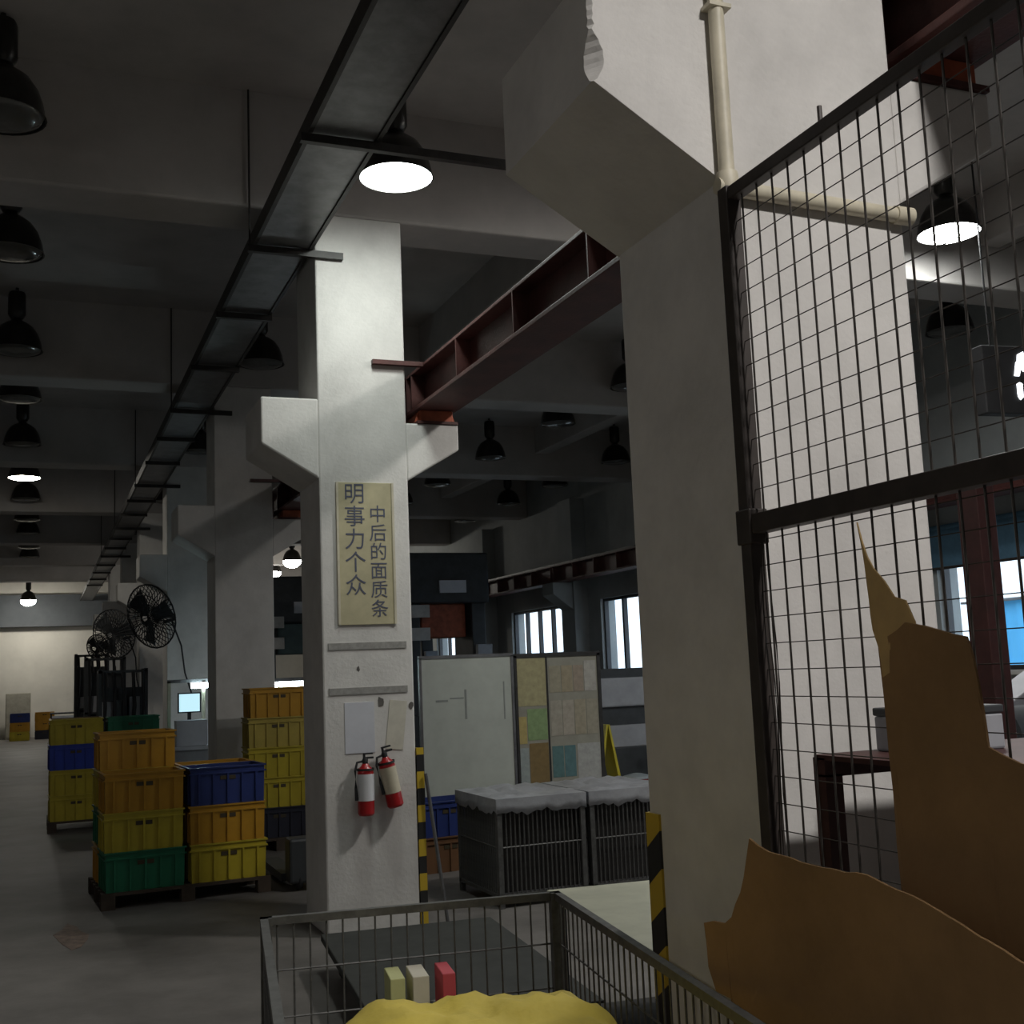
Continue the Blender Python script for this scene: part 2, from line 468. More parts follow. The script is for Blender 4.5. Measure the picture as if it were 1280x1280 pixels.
# ------------------------------------------------------------------ high bay lamps
def lamp_meshes(lit):
    dome = MB().lathe([(0.045, 0.33), (0.06, 0.30), (0.10, 0.285), (0.16, 0.24), (0.205, 0.17), (0.232, 0.09), (0.245, 0.02), (0.252, 0.0),
                       (0.243, 0.0), (0.225, 0.085), (0.198, 0.16), (0.155, 0.225), (0.10, 0.265), (0.0, 0.27)], 28, cap=False)
    housing = MB().lathe([(0.02, 0.62), (0.075, 0.60), (0.085, 0.57), (0.085, 0.37), (0.06, 0.33), (0.03, 0.32)], 18)
    lens = MB().lathe([(0.240, 0.018), (0.222, -0.004), (0.17, -0.020), (0.09, -0.030), (0.0005, -0.033)], 28, cap=False)
    if lit == 'glow':
        lens = MB().lathe([(0.240, 0.018), (0.232, -0.05), (0.20, -0.11), (0.13, -0.16), (0.06, -0.18), (0.0005, -0.185)], 28, cap=False)
    return dome.mesh('shade', LAMPBODY), housing.mesh('gear_housing', LAMPBODY), lens.mesh('lens', LENSON[lit] if lit else LENSOFF)
LM = {}
def lamp(x, y, lit, label, group=None, z=5.0, scale=1.0):
    if lit not in LM: LM[lit] = lamp_meshes(lit)
    t = thing('high_bay_lamp', label, 'lamp', (x, y, z), 0, group)
    for n, me in zip(('shade', 'gear_housing', 'lens'), LM[lit]):
        link(n, me, t).scale = (scale, scale, scale)
    MB().tube([(0, 0, 0.60 * scale), (0, 0, ZS - z + 0.001)], 0.016, 8).build('hook', DARKSTEEL, t)
    return t
NTH = ['first', 'second', 'third', 'fourth', 'fifth', 'sixth', 'seventh', 'eighth', 'ninth', 'tenth', 'eleventh']
LY = [4.5, 6.85, 9.7, 11.85, 14.6, 17.4, 19.7, 22.5, 24.7, 27.5, 29.7]
for i, y in enumerate(LY):
    if y == 17.4:
        lamp(-1.97, y, 'far', 'lit high-bay lamp over the aisle among the row of dark ones')
    else:
        lamp(-1.97, y, '', 'unlit dark dome lamp over the aisle, %s of its row from the sign column' % NTH[i], 'unlit lamps above the aisle')
lamp(-2.05, 38.6, 'glow', 'lit high-bay lamp close to the far end wall', z=4.5)
lamp(0.31, 4.06, 'sign', 'lit high-bay lamp hanging in front of the sign column', z=4.72, scale=0.93)
for y, n in ((9.66, 'third column'), (14.72, 'bluish-lit fan column'), (19.7, 'fifth column'), (24.7, 'sixth column')):
    lamp(0.45, y, '', 'unlit dark dome lamp hanging in front of the head of the ' + n, 'unlit lamps in front of the columns')
lamp(5.08, 4.42, 'bay', 'lit high-bay lamp beyond the mesh fence, near the black display')
for i, y in enumerate((6.85, 9.7, 11.87, 14.5, 17.2, 19.5, 22.4, 24.7)):
    lamp(4.95, y, '', 'unlit dark dome lamp in the middle of the crane bay, %s from the black display' % NTH[i], 'unlit lamps of the crane bay')
for i, y in enumerate((4.4, 6.72, 9.3, 11.9, 14.5, 17.0, 19.35, 22.0)):
    lamp(7.2, y, '', 'unlit dark dome lamp along the outside wall, %s from the blue blind' % NTH[i], 'unlit lamps along the outside wall')
lamp(4.45, 27.9, 'glow', 'lit high-bay lamp far down the crane bay, nearer of two', z=4.7)
lamp(4.55, 31.2, 'glow', 'lit high-bay lamp far down the crane bay, farther of two', z=4.7)
lamp(2.87, 3.0, 'girder', 'lit high-bay lamp behind the red girder over the pale green table')
lamp(0.46, -3.15, 'near', 'lit high-bay lamp above the fenced workbench')
lamp(-6.6, -1.0, 'fill', 'unseen fill lamp added across the aisle from the mesh fence')  # unseen lamp, added to brighten the aisle-side faces of the near column

# ------------------------------------------------------------------ things on the sign column (front face Y = 5)
YC = 5.0
sg = thing('wall_sign', 'tall cream sign with two columns of dark Chinese characters', 'sign', (0.31, YC, 1.98))
MB().box(-0.195, 0.195, -0.012, 0.001, 0, 0.96).build('sign_board', SIGNC, sg, bevel=0.002)
MB().box(-0.2, -0.185, -0.018, 0.0005, 0, 0.96).build('edge_strip', CREAM, sg)
MB().box(0.185, 0.2, -0.018, 0.0005, 0, 0.96).build('edge_strip', CREAM, sg)
def glyph(ch, x, z, size, parent):
    cu = bpy.data.curves.new('glyph', 'FONT')
    cu.body = ch; cu.size = size; cu.align_x = 'CENTER'; cu.extrude = 0.0008
    o = bpy.data.objects.new('character', cu)
    COL.objects.link(o)
    dg = bpy.context.evaluated_depsgraph_get()
    me = bpy.data.meshes.new_from_object(o.evaluated_get(dg))
    me.materials.clear(); me.materials.append(INK)
    bpy.data.objects.remove(o)
    return link('character', me, parent, (x, -0.0135, z), (PI / 2, 0, 0))
for i, ch in enumerate('明事力个众'):
    glyph(ch, -0.075, 0.83 - i * 0.155, 0.15, sg)
for i, ch in enumerate('中后的面质条'):
    glyph(ch, 0.085, 0.70 - i * 0.128, 0.125, sg)
for z, lab in ((1.84, 'upper grey tape strip under the cream sign'), (1.545, 'lower grey tape strip above the pinned paper')):
    tag(MB().box(0.04, 0.575, YC - 0.006, YC + 0.001, z - 0.022, z + 0.022).build('tape_strip', TAPEG), lab, 'tape')
tag(MB().box(0.14, 0.34, YC - 0.004, YC + 0.001, 1.14, 1.47).build('paper_notice', PAPER), 'plain white paper notice taped above the fire extinguishers', 'paper')
o = MB().box(-0.06, 0.06, -0.004, 0.001, -0.16, 0.16).build('torn_notice', PAPERC, loc=(0.49, YC, 1.31), rot=(0, 0.12, 0))
tag(o, 'narrow tilted cream paper strip beside the white notice', 'paper')
for (x, z, s, lab) in ((0.385, 1.465, 0.026, 'small dark peeled patch above the cream paper'), (0.597, 1.43, 0.018, 'small dark peeled patch at the column edge'), (0.24, 1.69, 0.012, 'tiny dark mark between the grey tape strips')):
    pts = [(s * (0.6 + 0.6 * random.random()) * math.cos(a), s * 1.5 * (0.6 + 0.6 * random.random()) * math.sin(a)) for a in [2 * PI * i / 9 for i in range(9)]]
    o = MB().prism(pts, -0.002, 0.001).build('stain_patch', mat('stain', (0.13, 0.12, 0.11), 0.9), loc=(x, YC, z))
    tag(o, lab, 'stain')
def extinguisher(x, z, tilt, lab, labmat):
    t = thing('fire_extinguisher', lab, 'extinguisher', (x, YC - 0.062, z))
    t.rotation_euler = (0, tilt, 0)
    body = MB().lathe([(0.045, 0), (0.054, 0.012), (0.054, 0.27), (0.048, 0.295), (0.028, 0.315), (0.02, 0.33)], 24)
    body.build('cylinder', EXTRED, t)
    MB().lathe([(0.0555, 0.095), (0.0555, 0.265)], 24, cap=False).build('paper_label', labmat, t)
    MB().lathe([(0.018, 0.325), (0.02, 0.355), (0.012, 0.37)], 12).build('valve', BLACK, t)
    MB().box(-0.012, 0.055, -0.012, 0.012, 0.36, 0.372).build('lever', BLACK, t)
    MB().box(-0.012, 0.05, -0.012, 0.012, 0.388, 0.398).box(-0.012, 0.0, -0.01, 0.01, 0.365, 0.392).build('handle', BLACK, t)
    pts = [(-0.018, 0, 0.345), (-0.055, -0.005, 0.34), (-0.07, -0.01, 0.29), (-0.068, -0.01, 0.18), (-0.064, -0.01, 0.10)]
    MB().tube(pts, [0.008, 0.008, 0.008, 0.009, 0.012], 8).build('hose', BLACK, t)
    MB().lathe([(0.057, 0.285), (0.057, 0.3)], 20, cap=False).box(-0.02, 0.02, 0.05, 0.066, 0.28, 0.305).build('wall_bracket', DARKSTEEL, t)
extinguisher(0.255, 0.745, 0.0, 'upright red fire extinguisher with white label, under the white notice', EXTLABEL)
extinguisher(0.455, 0.785, -0.20, 'tilted red fire extinguisher with yellowed label, beside the upright one', EXTLABEL2)
gp = thing('guard_post', 'black and yellow striped guard angle at the edge of the sign column', 'guard', (WC + 0.002, YC, 0))
MB().box(0, 0.012, 0.0, 0.09, 0, 1.15).build('side_plate', HAZARD, gp)
MB().box(0, 0.05, -0.006, 0.004, 0, 1.15).build('face_plate', HAZARD, gp)
po = MB().tube([(0.79, 4.94, 0.0), (0.675, 4.97, 0.98)], 0.012, 8).build('leaning_pole', GALV)
tag(po, 'thin grey pole leaning beside the striped guard', 'pole')
g1 = thing('corner_guard', 'black and yellow striped guard angle on the big near column', 'guard', (0, DC, 0))
MB().box(-0.006, 0.06, -0.0, 0.006, 0, 1.2).build('side_plate', HAZARD, g1)
MB().box(-0.008, 0.0, -0.075, 0.006, 0, 1.2).build('face_plate', HAZARD, g1)

# ------------------------------------------------------------------ wire mesh fence (plane X = -0.03)
fe = thing('mesh_fence', 'dark steel wire mesh fence panel fixed to the big near column', 'fence', (-0.03, 0, 0))
FY0, FY1 = -0.075, -2.05
MB().box(-0.022, 0.022, FY0 - 0.022, FY0 + 0.022, 0, 2.90).build('post', FENCESTEEL, fe, bevel=0.003)
MB().box(-0.022, 0.022, FY1 - 0.022, FY1 + 0.022, 0, 2.90).build('post', FENCESTEEL, fe, bevel=0.003)
MB().box(-0.018, 0.018, FY1, FY0, 2.86, 2.895).build('top_rail', FENCESTEEL, fe, bevel=0.003)
MB().box(-0.022, 0.022, FY1, FY0, 1.965, 2.015).build('middle_rail', FENCESTEEL, fe, bevel=0.003)
MB().box(-0.018, 0.018, FY1, FY0, 0.10, 0.14).build('bottom_rail', FENCESTEEL, fe, bevel=0.003)
MB().box(-0.028, 0.028, FY0 - 0.035, FY0 + 0.03, 1.94, 2.03).build('joint_plate', FENCESTEEL, fe, bevel=0.004)
MB().tube([(0, -0.475, 2.89), (0, -0.475, 2.94)], 0.006, 8).build('stud', FENCESTEEL, fe)
vm1 = MB().tube([(0, 0, 2.0), (0, 0, 2.875)], 0.0030, 6).mesh('wire', WIRE)
vm2 = MB().tube([(0, 0, 0.12), (0, 0, 1.98)], 0.0030, 6).mesh('wire', WIRE)
hm = MB().tube([(0.004, FY1, 0), (0.004, FY0, 0)], 0.0014, 6).mesh('wire', WIRE)
k = 0
y = -0.135
while y > FY1 + 0.03:
    link('wire', vm1, fe, (0, y, 0)); link('wire', vm2, fe, (0, y - 0.004, 0))
    y -= 0.067
z = 2.80
while z > 0.17:
    if not (1.95 < z < 2.03): link('wire', hm, fe, (0, 0, z))
    z -= 0.0655
for dy in (0.045, 0.058, 0.075):
    pts = [(-0.006, FY0 - dy - 0.008 * math.sin(i * 0.9 + dy * 60), 1.95 - i * 0.09) for i in range(12)]
    MB().tube(pts, 0.002, 5).build('loose_wire', WIRE, fe)

# ------------------------------------------------------------------ torn cardboard by the fence
def cardboard(outline, xfun, thick, name, lab):
    # outline: (y, z); triangulated grid inside the outline, thickness along X
    bm = bmesh.new()
    # roughen the torn edge
    pts = []
    n = len(outline)
    for i in range(n):
        a = Vector(outline[i]); b = Vector(outline[(i + 1) % n])
        m = max(1, int((b - a).length / 0.03))
        for j in range(m):
            p = a.lerp(b, j / m)
            if j: p += Vector((random.uniform(-1, 1), random.uniform(-1, 1))) * 0.003
            pts.append(p)
    vs = [bm.verts.new((0, p.x, p.y)) for p in pts]
    f = bm.faces.new(vs)
    bmesh.ops.triangulate(bm, faces=[f])
    for _ in range(3):
        bmesh.ops.subdivide_edges(bm, edges=[e for e in bm.edges if e.calc_length() > 0.06], cuts=1, use_grid_fill=False)
        bmesh.ops.triangulate(bm, faces=[q for q in bm.faces if len(q.verts) > 3])
    for v in bm.verts:
        v.co.x = xfun(v.co.y, v.co.z) + 0.010 * mnoise.noise(Vector((v.co.y * 3, v.co.z * 3, 0)))
    me = bpy.data.meshes.new(name); bm.to_mesh(me); bm.free()
    me.materials.append(CARD)
    o = link(name, me)
    sd = o.modifiers.new('thickness', 'SOLIDIFY'); sd.thickness = thick; sd.offset = 0
    return tag(o, lab, 'cardboard')
A = [(-0.60, 1.672), (-0.64, 1.685), (-0.70, 1.71), (-0.76, 1.70), (-0.80, 1.69), (-0.865, 1.675), (-0.88, 1.60),
     (-0.892, 1.47), (-0.93, 1.455), (-0.99, 1.44), (-1.25, 1.42), (-1.45, 1.38), (-1.52, 0.9), (-1.50, 0.0), (-0.62, 0.0), (-0.63, 0.6), (-0.645, 1.10), (-0.635, 1.30), (-0.618, 1.51)]
cardA = cardboard(A, lambda y, z: -0.085 - 0.04 * max(0, 1.2 - z) - 0.012 * math.sin(6 * y), 0.006, 'torn_cardboard', 'tall torn brown cardboard sheet ending in a spike, leaning on the mesh fence')
S_ = [(-0.55, 1.935), (-0.565, 1.89), (-0.60, 1.83), (-0.635, 1.80), (-0.665, 1.765), (-0.70, 1.755), (-0.725, 1.71), (-0.74, 1.64), (-0.61, 1.60), (-0.605, 1.66), (-0.59, 1.70), (-0.577, 1.80)]
ply = cardboard(S_, lambda y, z: -0.094 + 0.06 * max(0, min(z - 1.69, 0.22)), 0.004, 'peeled_ply', 'lighter peeled inner ply forming the spike')
del ply['category']
ply.parent = cardA
ply.data.materials.clear(); ply.data.materials.append(mat('cardboard_inner_ply', (0.62, 0.42, 0.18), 0.9, var=0.12, scale=5))
B = [(-0.268, 1.245), (-0.25, 1.19), (-0.225, 1.12), (-0.19, 1.06), (-0.165, 1.042), (-0.12, 1.04), (-0.085, 1.03), (-0.09, 0.93), (-0.115, 0.88), (-0.17, 0.875), (-0.19, 0.4), (-0.2, 0.0), (-1.65, 0.0),
     (-1.62, 0.7), (-1.60, 1.05), (-1.35, 1.10), (-1.08, 1.135), (-0.95, 1.16), (-0.84, 1.185), (-0.73, 1.20), (-0.64, 1.215), (-0.50, 1.21), (-0.40, 1.218), (-0.33, 1.222), (-0.295, 1.232)]
cardboard(B, lambda y, z: -0.225 - 0.03 * math.sin(4 * y + 1), 0.006, 'torn_cardboard', 'low wide torn brown cardboard sheet standing in front of the spiked one')

# ------------------------------------------------------------------ workbench behind the fence
wbn = thing('workbench', 'dark red steel bench behind the mesh fence, against the big near column', 'bench', (0, 0, 0))
BR = mat('bench_brown', (0.07, 0.022, 0.02), 0.55, var=0.2, scale=9)
for (x, y) in ((0.03, -0.225), (1.35, -0.225), (0.03, -0.95), (1.35, -0.95)):
    MB().box(x, x + 0.05, y, y + 0.045, 0, 1.365).build('leg', BR, wbn)
MB().box(0.03, 1.40, -0.225, -0.18, 1.36, 1.405).build('top_rail', BR, wbn)
MB().box(0.03, 1.40, -0.95, -0.905, 1.36, 1.405).build('top_rail', BR, wbn)
MB().box(0.03, 1.40, -0.95, -0.185, 1.40, 1.412).build('bench_top', BR, wbn)
MB().box(0.03, 1.40, -0.95, -0.185, 0.42, 0.44).build('lower_shelf', BR, wbn)
bx = thing('tool_box', 'small grey tool box standing on the dark red bench', 'box', (0.31, -0.32, 1.412))
MB().box(-0.12, 0.12, -0.08, 0.10, 0, 0.085).build('body', GREYMACH, bx, bevel=0.006)
MB().box(-0.122, 0.122, -0.082, 0.102, 0.085, 0.105).build('lid', DARKMACH, bx, bevel=0.004)
MB().tube([(-0.05, 0.0, 0.10), (-0.045, 0.0, 0.13), (0.045, 0.0, 0.13), (0.05, 0.0, 0.10)], 0.006, 6).build('handle', BLACK, bx)
mt = thing('electric_motor', 'black electric motor on the lower shelf of the bench', 'motor', (0.62, -0.55, 0.44))
MB().lathe([(0.10, -0.2), (0.19, -0.18), (0.19, 0.18), (0.10, 0.2)], 20, (0, 0, 0.23), 'X').build('casing', DARKMACH, mt)
for i in range(8):
    MB().lathe([(0.2, -0.006), (0.2, 0.006)], 20, (-0.14 + i * 0.04, 0, 0.23), 'X').build('cooling_fin', DARKMACH, mt)
MB().box(-0.15, 0.15, -0.17, 0.17, 0, 0.06).build('foot', DARKMACH, mt)
MB().lathe([(0.03, 0.19), (0.03, 0.3)], 12, (0, 0, 0.23), 'X').build('shaft', GALV, mt)

# ------------------------------------------------------------------ wire containers
def wire_cage(name, label, loc, rz, W, D, z0, z1, pitch, floor=True, r=0.0032, hz=(0.25, 0.5, 0.75)):
    t = thing(name, label, 'wire container', loc, rz)
    f = 0.018
    for sx in (-1, 1):
        for sy in (-1, 1):
            x = sx * (W / 2 - f); y = sy * (D / 2 - f)
            MB().box(x - f, x + f, y - f, y + f, 0, z1).build('corner_post', CAGE, t)
    for z, nm in ((z1 - 0.012, 'top_rim'), (z0, 'bottom_frame')):
        m = MB()
        for sy in (-1, 1):
            y = sy * (D / 2 - 0.012); m.box(-W / 2, W / 2, y - 0.012, y + 0.012, z - 0.012, z + 0.012)
        for sx in (-1, 1):
            x = sx * (W / 2 - 0.012); m.box(x - 0.012, x + 0.012, -D / 2 + 0.024, D / 2 - 0.024, z - 0.012, z + 0.012)
        m.build(nm, CAGE, t)
    vw = MB().tube([(0, 0, z0), (0, 0, z1 - 0.01)], r, 6).mesh('wire', CAGE)
    n = int(W / pitch)
    for k in range(1, n):
        x = -W / 2 + W * k / n
        for sy in (-1, 1): link('wire', vw, t, (x, sy * (D / 2 - 0.012), 0))
    n = int(D / pitch)
    for k in range(1, n):
        y = -D / 2 + D * k / n
        for sx in (-1, 1): link('wire', vw, t, (sx * (W / 2 - 0.012), y, 0))
    hx = MB().tube([(-W / 2 + 0.01, 0, 0), (W / 2 - 0.01, 0, 0)], r, 6).mesh('wire', CAGE)
    hy = MB().tube([(0, -D / 2 + 0.01, 0), (0, D / 2 - 0.01, 0)], r, 6).mesh('wire', CAGE)
    for q in hz:
        z = z0 + (z1 - z0) * q
        for sy in (-1, 1): link('wire', hx, t, (0, sy * (D / 2 - 0.012), z))
        for sx in (-1, 1): link('wire', hy, t, (sx * (W / 2 - 0.012), 0, z))
    if floor:
        MB().box(-W / 2 + 0.02, W / 2 - 0.02, -D / 2 + 0.02, D / 2 - 0.02, z0, z0 + 0.015).build('deck', GALV, t)
    return t
CX, CY, CRZ = -0.714, 0.307, -0.148
cg = wire_cage('wire_cage_cart', 'open grey wire mesh cage with a yellow sack in it, before the sign column', (CX, CY, 0), CRZ, 0.98, 1.75, 0.14, 0.905, 0.05, hz=(0.2, 0.4, 0.6, 0.785))
# bracing plate on the far side of the cage
MB().box(-0.47, 0.47, 0.85, 0.857, 0.145, 0.50).build('back_sheet', GALV, cg)
# yellow sack (lumpy pillow)
bm = bmesh.new()
bmesh.ops.create_grid(bm, x_segments=40, y_segments=40, size=1)
top = list(bm.verts)
me = bpy.data.meshes.new('yellow_sack')
NX = 36
sv = []; sf = []
def sack_pt(u, v, s):
    e = (max(0, 1 - abs(u) ** 6) * max(0, 1 - abs(v) ** 6)) ** 0.5
    x = u * 0.425; y = v * 0.60
    z = 0.47 + s * 0.32 * e
    nz = 0.035 * mnoise.noise(Vector((x * 7, y * 7, s))) + 0.018 * mnoise.noise(Vector((x * 19, y * 19, s)))
    return (x, y, z + (nz * e if s > 0 else 0))
for s in (1, -1):
    for i in range(NX + 1):
        for j in range(NX + 1):
            sv.append(sack_pt(-1 + 2 * i / NX, -1 + 2 * j / NX, s))
off = (NX + 1) ** 2
for i in range(NX):
    for j in range(NX):
        a = i * (NX + 1) + j
        sf.append((a, a + NX + 1, a + NX + 2, a + 1))
        sf.append((off + a, off + a + 1, off + a + NX + 2, off + a + NX + 1))
bm.free()
me.from_pydata(sv, [], sf); me.materials.append(YELLOWSACK)
for p in me.polygons: p.use_smooth = True
b2 = bmesh.new(); b2.from_mesh(me); bmesh.ops.remove_doubles(b2, verts=b2.verts, dist=1e-5); bmesh.ops.recalc_face_normals(b2, faces=b2.faces); b2.to_mesh(me); b2.free()
tag(link('yellow_sack', me, None, (-0.714, 0.105, 0.0), (0, 0, CRZ)), 'lumpy yellow woven sack lying in the wire cage', 'sack')
for i, (dx, wd, c, lab) in enumerate(((-0.70, 0.045, (0.46, 0.47, 0.22), 'pale green file box standing at the far side of the cage'),
                                     (-0.63, 0.05, (0.55, 0.52, 0.42), 'cream file box between the pale green and the red one'),
                                     (-0.545, 0.04, (0.52, 0.07, 0.09), 'red file box standing at the far side of the cage'))):
    fb = thing('file_box', lab, 'file box', (dx, 1.02 - 0.149 * (dx + 0.62), 0.155), CRZ, 'file boxes in the cage')
    m_ = mat('file_box_%d' % i, c, 0.7, var=0.06)
    MB().box(-wd / 2, wd / 2, -0.10, 0.05, 0, 0.585).build('body', m_, fb, bevel=0.003)
    MB().box(-wd / 2 + 0.008, wd / 2 - 0.008, -0.103, -0.09, 0.36, 0.5).build('spine_label', PAPERC, fb)

def film_cover(parent_loc, W, D, z, rz, lab):
    N = 22
    vs = []; fs = []
    for i in range(N + 1):
        for j in range(N + 1):
            u = -1 + 2 * i / N; v = -1 + 2 * j / N
            e = max(abs(u), abs(v))
            q = 9 / 11                                          # beyond q the film hangs down outside the rim
            zz = z + 0.004 + 0.06 * abs(mnoise.noise(Vector((u * 3.1 + W * 9, v * 3.1, 4)))) * max(0.0, 1 - (e / q) ** 6)
            if e > q + 1e-6:
                zz = z + 0.004 - (e - q) / (1 - q) * (0.10 + 0.05 * mnoise.noise(Vector((u * 6, v * 6, 2))))
            px = max(-1, min(1, u / q)) * (W / 2 + 0.008); py = max(-1, min(1, v / q)) * (D / 2 + 0.008)
            vs.append((px, py, zz))
    for i in range(N):
        for j in range(N):
            a = i * (N + 1) + j
            fs.append((a, a + N + 1, a + N + 2, a + 1))
    m = MB().add(vs, fs, True)
    o = m.build('plastic_film', FILM, None, 0, parent_loc, (0, 0, rz))
    sd = o.modifiers.new('thickness', 'SOLIDIFY'); sd.thickness = 0.003; sd.offset = 1
    return tag(o, lab, 'film')
def bundle(parent, W, D, z0, z1):
    # folded panels standing inside the container
    n = 7
    for k in range(n):
        y = -D / 2 + 0.07 + (D - 0.14) * k / (n - 1)
        MB().box(-W / 2 + 0.04, W / 2 - 0.04, y - 0.008, y + 0.008, z0, z1 - 0.03 - 0.04 * random.random()).build('divider', DARKSTEEL, parent)
c1 = wire_cage('wire_cage_container', 'grey wire container under plastic film, next to the sign column', (1.60, 5.62, 0), 0.0, 0.68, 0.85, 0.08, 0.74, 0.034, r=0.006, hz=(0.5,))
c2 = wire_cage('wire_cage_container', 'grey wire container under plastic film, next to the big near column', (2.32, 5.62, 0), 0.0, 0.68, 0.85, 0.08, 0.74, 0.034, r=0.006, hz=(0.5,))
bundle(c1, 0.68, 0.85, 0.09, 0.72); bundle(c2, 0.68, 0.85, 0.09, 0.72)
film_cover((1.60, 5.62, 0), 0.68, 0.85, 0.74, 0.0, 'crumpled grey plastic film over the wire container next to the sign column')
film_cover((2.32, 5.62, 0), 0.68, 0.85, 0.74, 0.0, 'crumpled grey plastic film over the wire container nearer the notice sheets')

tp = thing('added_dark_trolley', 'low dark platform trolley added to darken the floor between the cage and the sign column', 'trolley', (0.18, 3.2, 0), -0.1)  # added dark platform, darkens the floor seen through the cage
MB().box(-0.5, 0.5, -0.95, 0.95, 0.16, 0.20).build('platform', mat('added_trolley_deck', (0.035, 0.037, 0.033), 0.8, var=0.2, scale=6), tp, bevel=0.006)
for sx in (-1, 1):
    for sy in (-1, 1):
        MB().lathe([(0.05, -0.025), (0.065, -0.015), (0.065, 0.015), (0.05, 0.025)], 16, (sx * 0.4, sy * 0.75, 0.065), 'X').build('wheel', BLACK, tp)
        MB().box(sx * 0.4 - 0.04, sx * 0.4 + 0.04, sy * 0.75 - 0.04, sy * 0.75 + 0.04, 0.125, 0.161).build('castor_plate', DARKSTEEL, tp)

# pale green table beside the near column
pt = thing('low_table', 'low table with a pale green top behind the big near column', 'table', (0.66, 1.50, 0), -0.11)
MB().box(-0.42, 0.42, -0.66, 0.62, 0.665, 0.70).build('table_top', PALEGREEN, pt, bevel=0.004)
for sx in (-1, 1):
    for sy in (-0.6, 0.56):
        MB().box(sx * 0.38 - 0.02, sx * 0.38 + 0.02, sy - 0.02, sy + 0.02, 0, 0.667).build('leg', DARKSTEEL, pt)
MB().box(-0.40, 0.40, -0.62, 0.58, 0.2, 0.22).build('shelf', DARKSTEEL, pt)

# ------------------------------------------------------------------ notice board (Y = 8)
nb = thing('whiteboard', 'large grey-white writing board on legs behind the wire containers', 'whiteboard', (1.60, 8.0, 0))
MB().box(0.02, 0.94, 0.0, 0.02, 0.42, 1.78).build('board_panel', WBOARD, nb)
MB().box(0, 0.96, -0.012, 0.03, 1.77, 1.80).box(0, 0.96, -0.012, 0.03, 0.40, 0.43).box(0, 0.025, -0.012, 0.03, 0.42, 1.78).box(0.935, 0.96, -0.012, 0.03, 0.42, 1.78).build('frame', GALV, nb)
for x in (0.03, 0.93):
    MB().box(x - 0.015, x + 0.015, 0.03, 0.06, 0, 1.8).box(x - 0.015, x + 0.015, -0.25, 0.3, 0, 0.03).build('leg', DARKSTEEL, nb)
MB().box(0.35, 0.75, -0.05, -0.01, 0.44, 0.46).build('pen_tray', GALV, nb)
for (x, z, w_, h_, lab) in ((0.16, 1.37, 0.12, 0.02, 'short thick level smear'), (0.45, 1.33, 0.02, 0.28, 'broad upright smear'), (0.85, 1.35, 0.012, 0.36, 'thin upright line near the edge'), (0.30, 1.39, 0.14, 0.012, 'thin level line')):
    tag(MB().box(1.6 + x, 1.6 + x + w_, 7.996, 8.001, z - h_ / 2, z + h_ / 2).build('marker_smudge', mat('smudge', (0.28, 0.30, 0.28), 0.8)), lab + ' of grey marker on the writing board', 'smear', 'smears on the writing board')
db = thing('display_board', 'dark framed notice board covered with sheets, beside the writing board', 'notice board', (2.57, 8.0, 0))
MB().box(0.02, 0.90, 0.0, 0.02, 0.48, 1.76).build('board_panel', mat('board_felt', (0.30, 0.29, 0.24), 0.9, var=0.1), db)
MB().box(0, 0.93, -0.015, 0.03, 1.75, 1.79).box(0, 0.93, -0.015, 0.03, 0.45, 0.49).box(0, 0.025, -0.015, 0.03, 0.47, 1.77).box(0.895, 0.93, -0.015, 0.03, 0.47, 1.77).box(0.335, 0.35, -0.012, 0.01, 0.48, 1.76).build('frame', DARKSTEEL, db)
for x in (0.02, 0.91):
    MB().box(x - 0.015, x + 0.015, 0.03, 0.06, 0, 1.78).box(x - 0.015, x + 0.015, -0.25, 0.3, 0, 0.03).build('leg', DARKSTEEL, db)
sheets = [(0.03, 1.28, 0.30, 0.46, (0.40, 0.36, 0.20), 'large olive sheet'), (0.03, 0.92, 0.08, 0.26, (0.45, 0.36, 0.14), 'narrow ochre sheet'),
          (0.12, 0.95, 0.21, 0.30, (0.24, 0.34, 0.16), 'green striped sheet'), (0.03, 0.52, 0.09, 0.36, (0.32, 0.36, 0.35), 'narrow grey-green sheet'), (0.13, 0.51, 0.20, 0.41, (0.22, 0.15, 0.06), 'brown sheet'),
          (0.37, 1.40, 0.12, 0.26, (0.33, 0.30, 0.22), 'first beige sheet of the top row'), (0.50, 1.40, 0.12, 0.26, (0.34, 0.29, 0.20), 'second beige sheet of the top row'), (0.63, 1.40, 0.11, 0.26, (0.33, 0.27, 0.21), 'third beige sheet of the top row'), (0.75, 1.40, 0.13, 0.30, (0.42, 0.40, 0.36), 'pale sheet ending the top row'),
          (0.37, 0.98, 0.12, 0.34, (0.36, 0.33, 0.27), 'first sheet of the middle row'), (0.50, 0.98, 0.12, 0.34, (0.38, 0.34, 0.28), 'second sheet of the middle row'), (0.63, 0.98, 0.12, 0.34, (0.34, 0.30, 0.22), 'third sheet of the middle row'), (0.76, 0.98, 0.12, 0.34, (0.34, 0.31, 0.24), 'fourth sheet of the middle row'),
          (0.37, 0.58, 0.12, 0.30, (0.10, 0.19, 0.19), 'first teal sheet of the bottom row'), (0.50, 0.58, 0.12, 0.30, (0.10, 0.19, 0.20), 'second teal sheet of the bottom row'), (0.64, 0.51, 0.25, 0.38, (0.40, 0.40, 0.38), 'wide pale grey sheet of the bottom row')]
for i, (x, z, w_, h_, c, lab) in enumerate(sheets):
    sm = mat('sheet_%d' % i, c, 0.85, var=0.12, scale=18)
    o = MB().box(2.57 + x, 2.57 + x + w_, 7.996, 8.001, z, z + h_).build('notice_sheet', sm)
    tag(o, lab + ' pinned on the dark framed notice board', 'paper', 'sheets on the notice board')

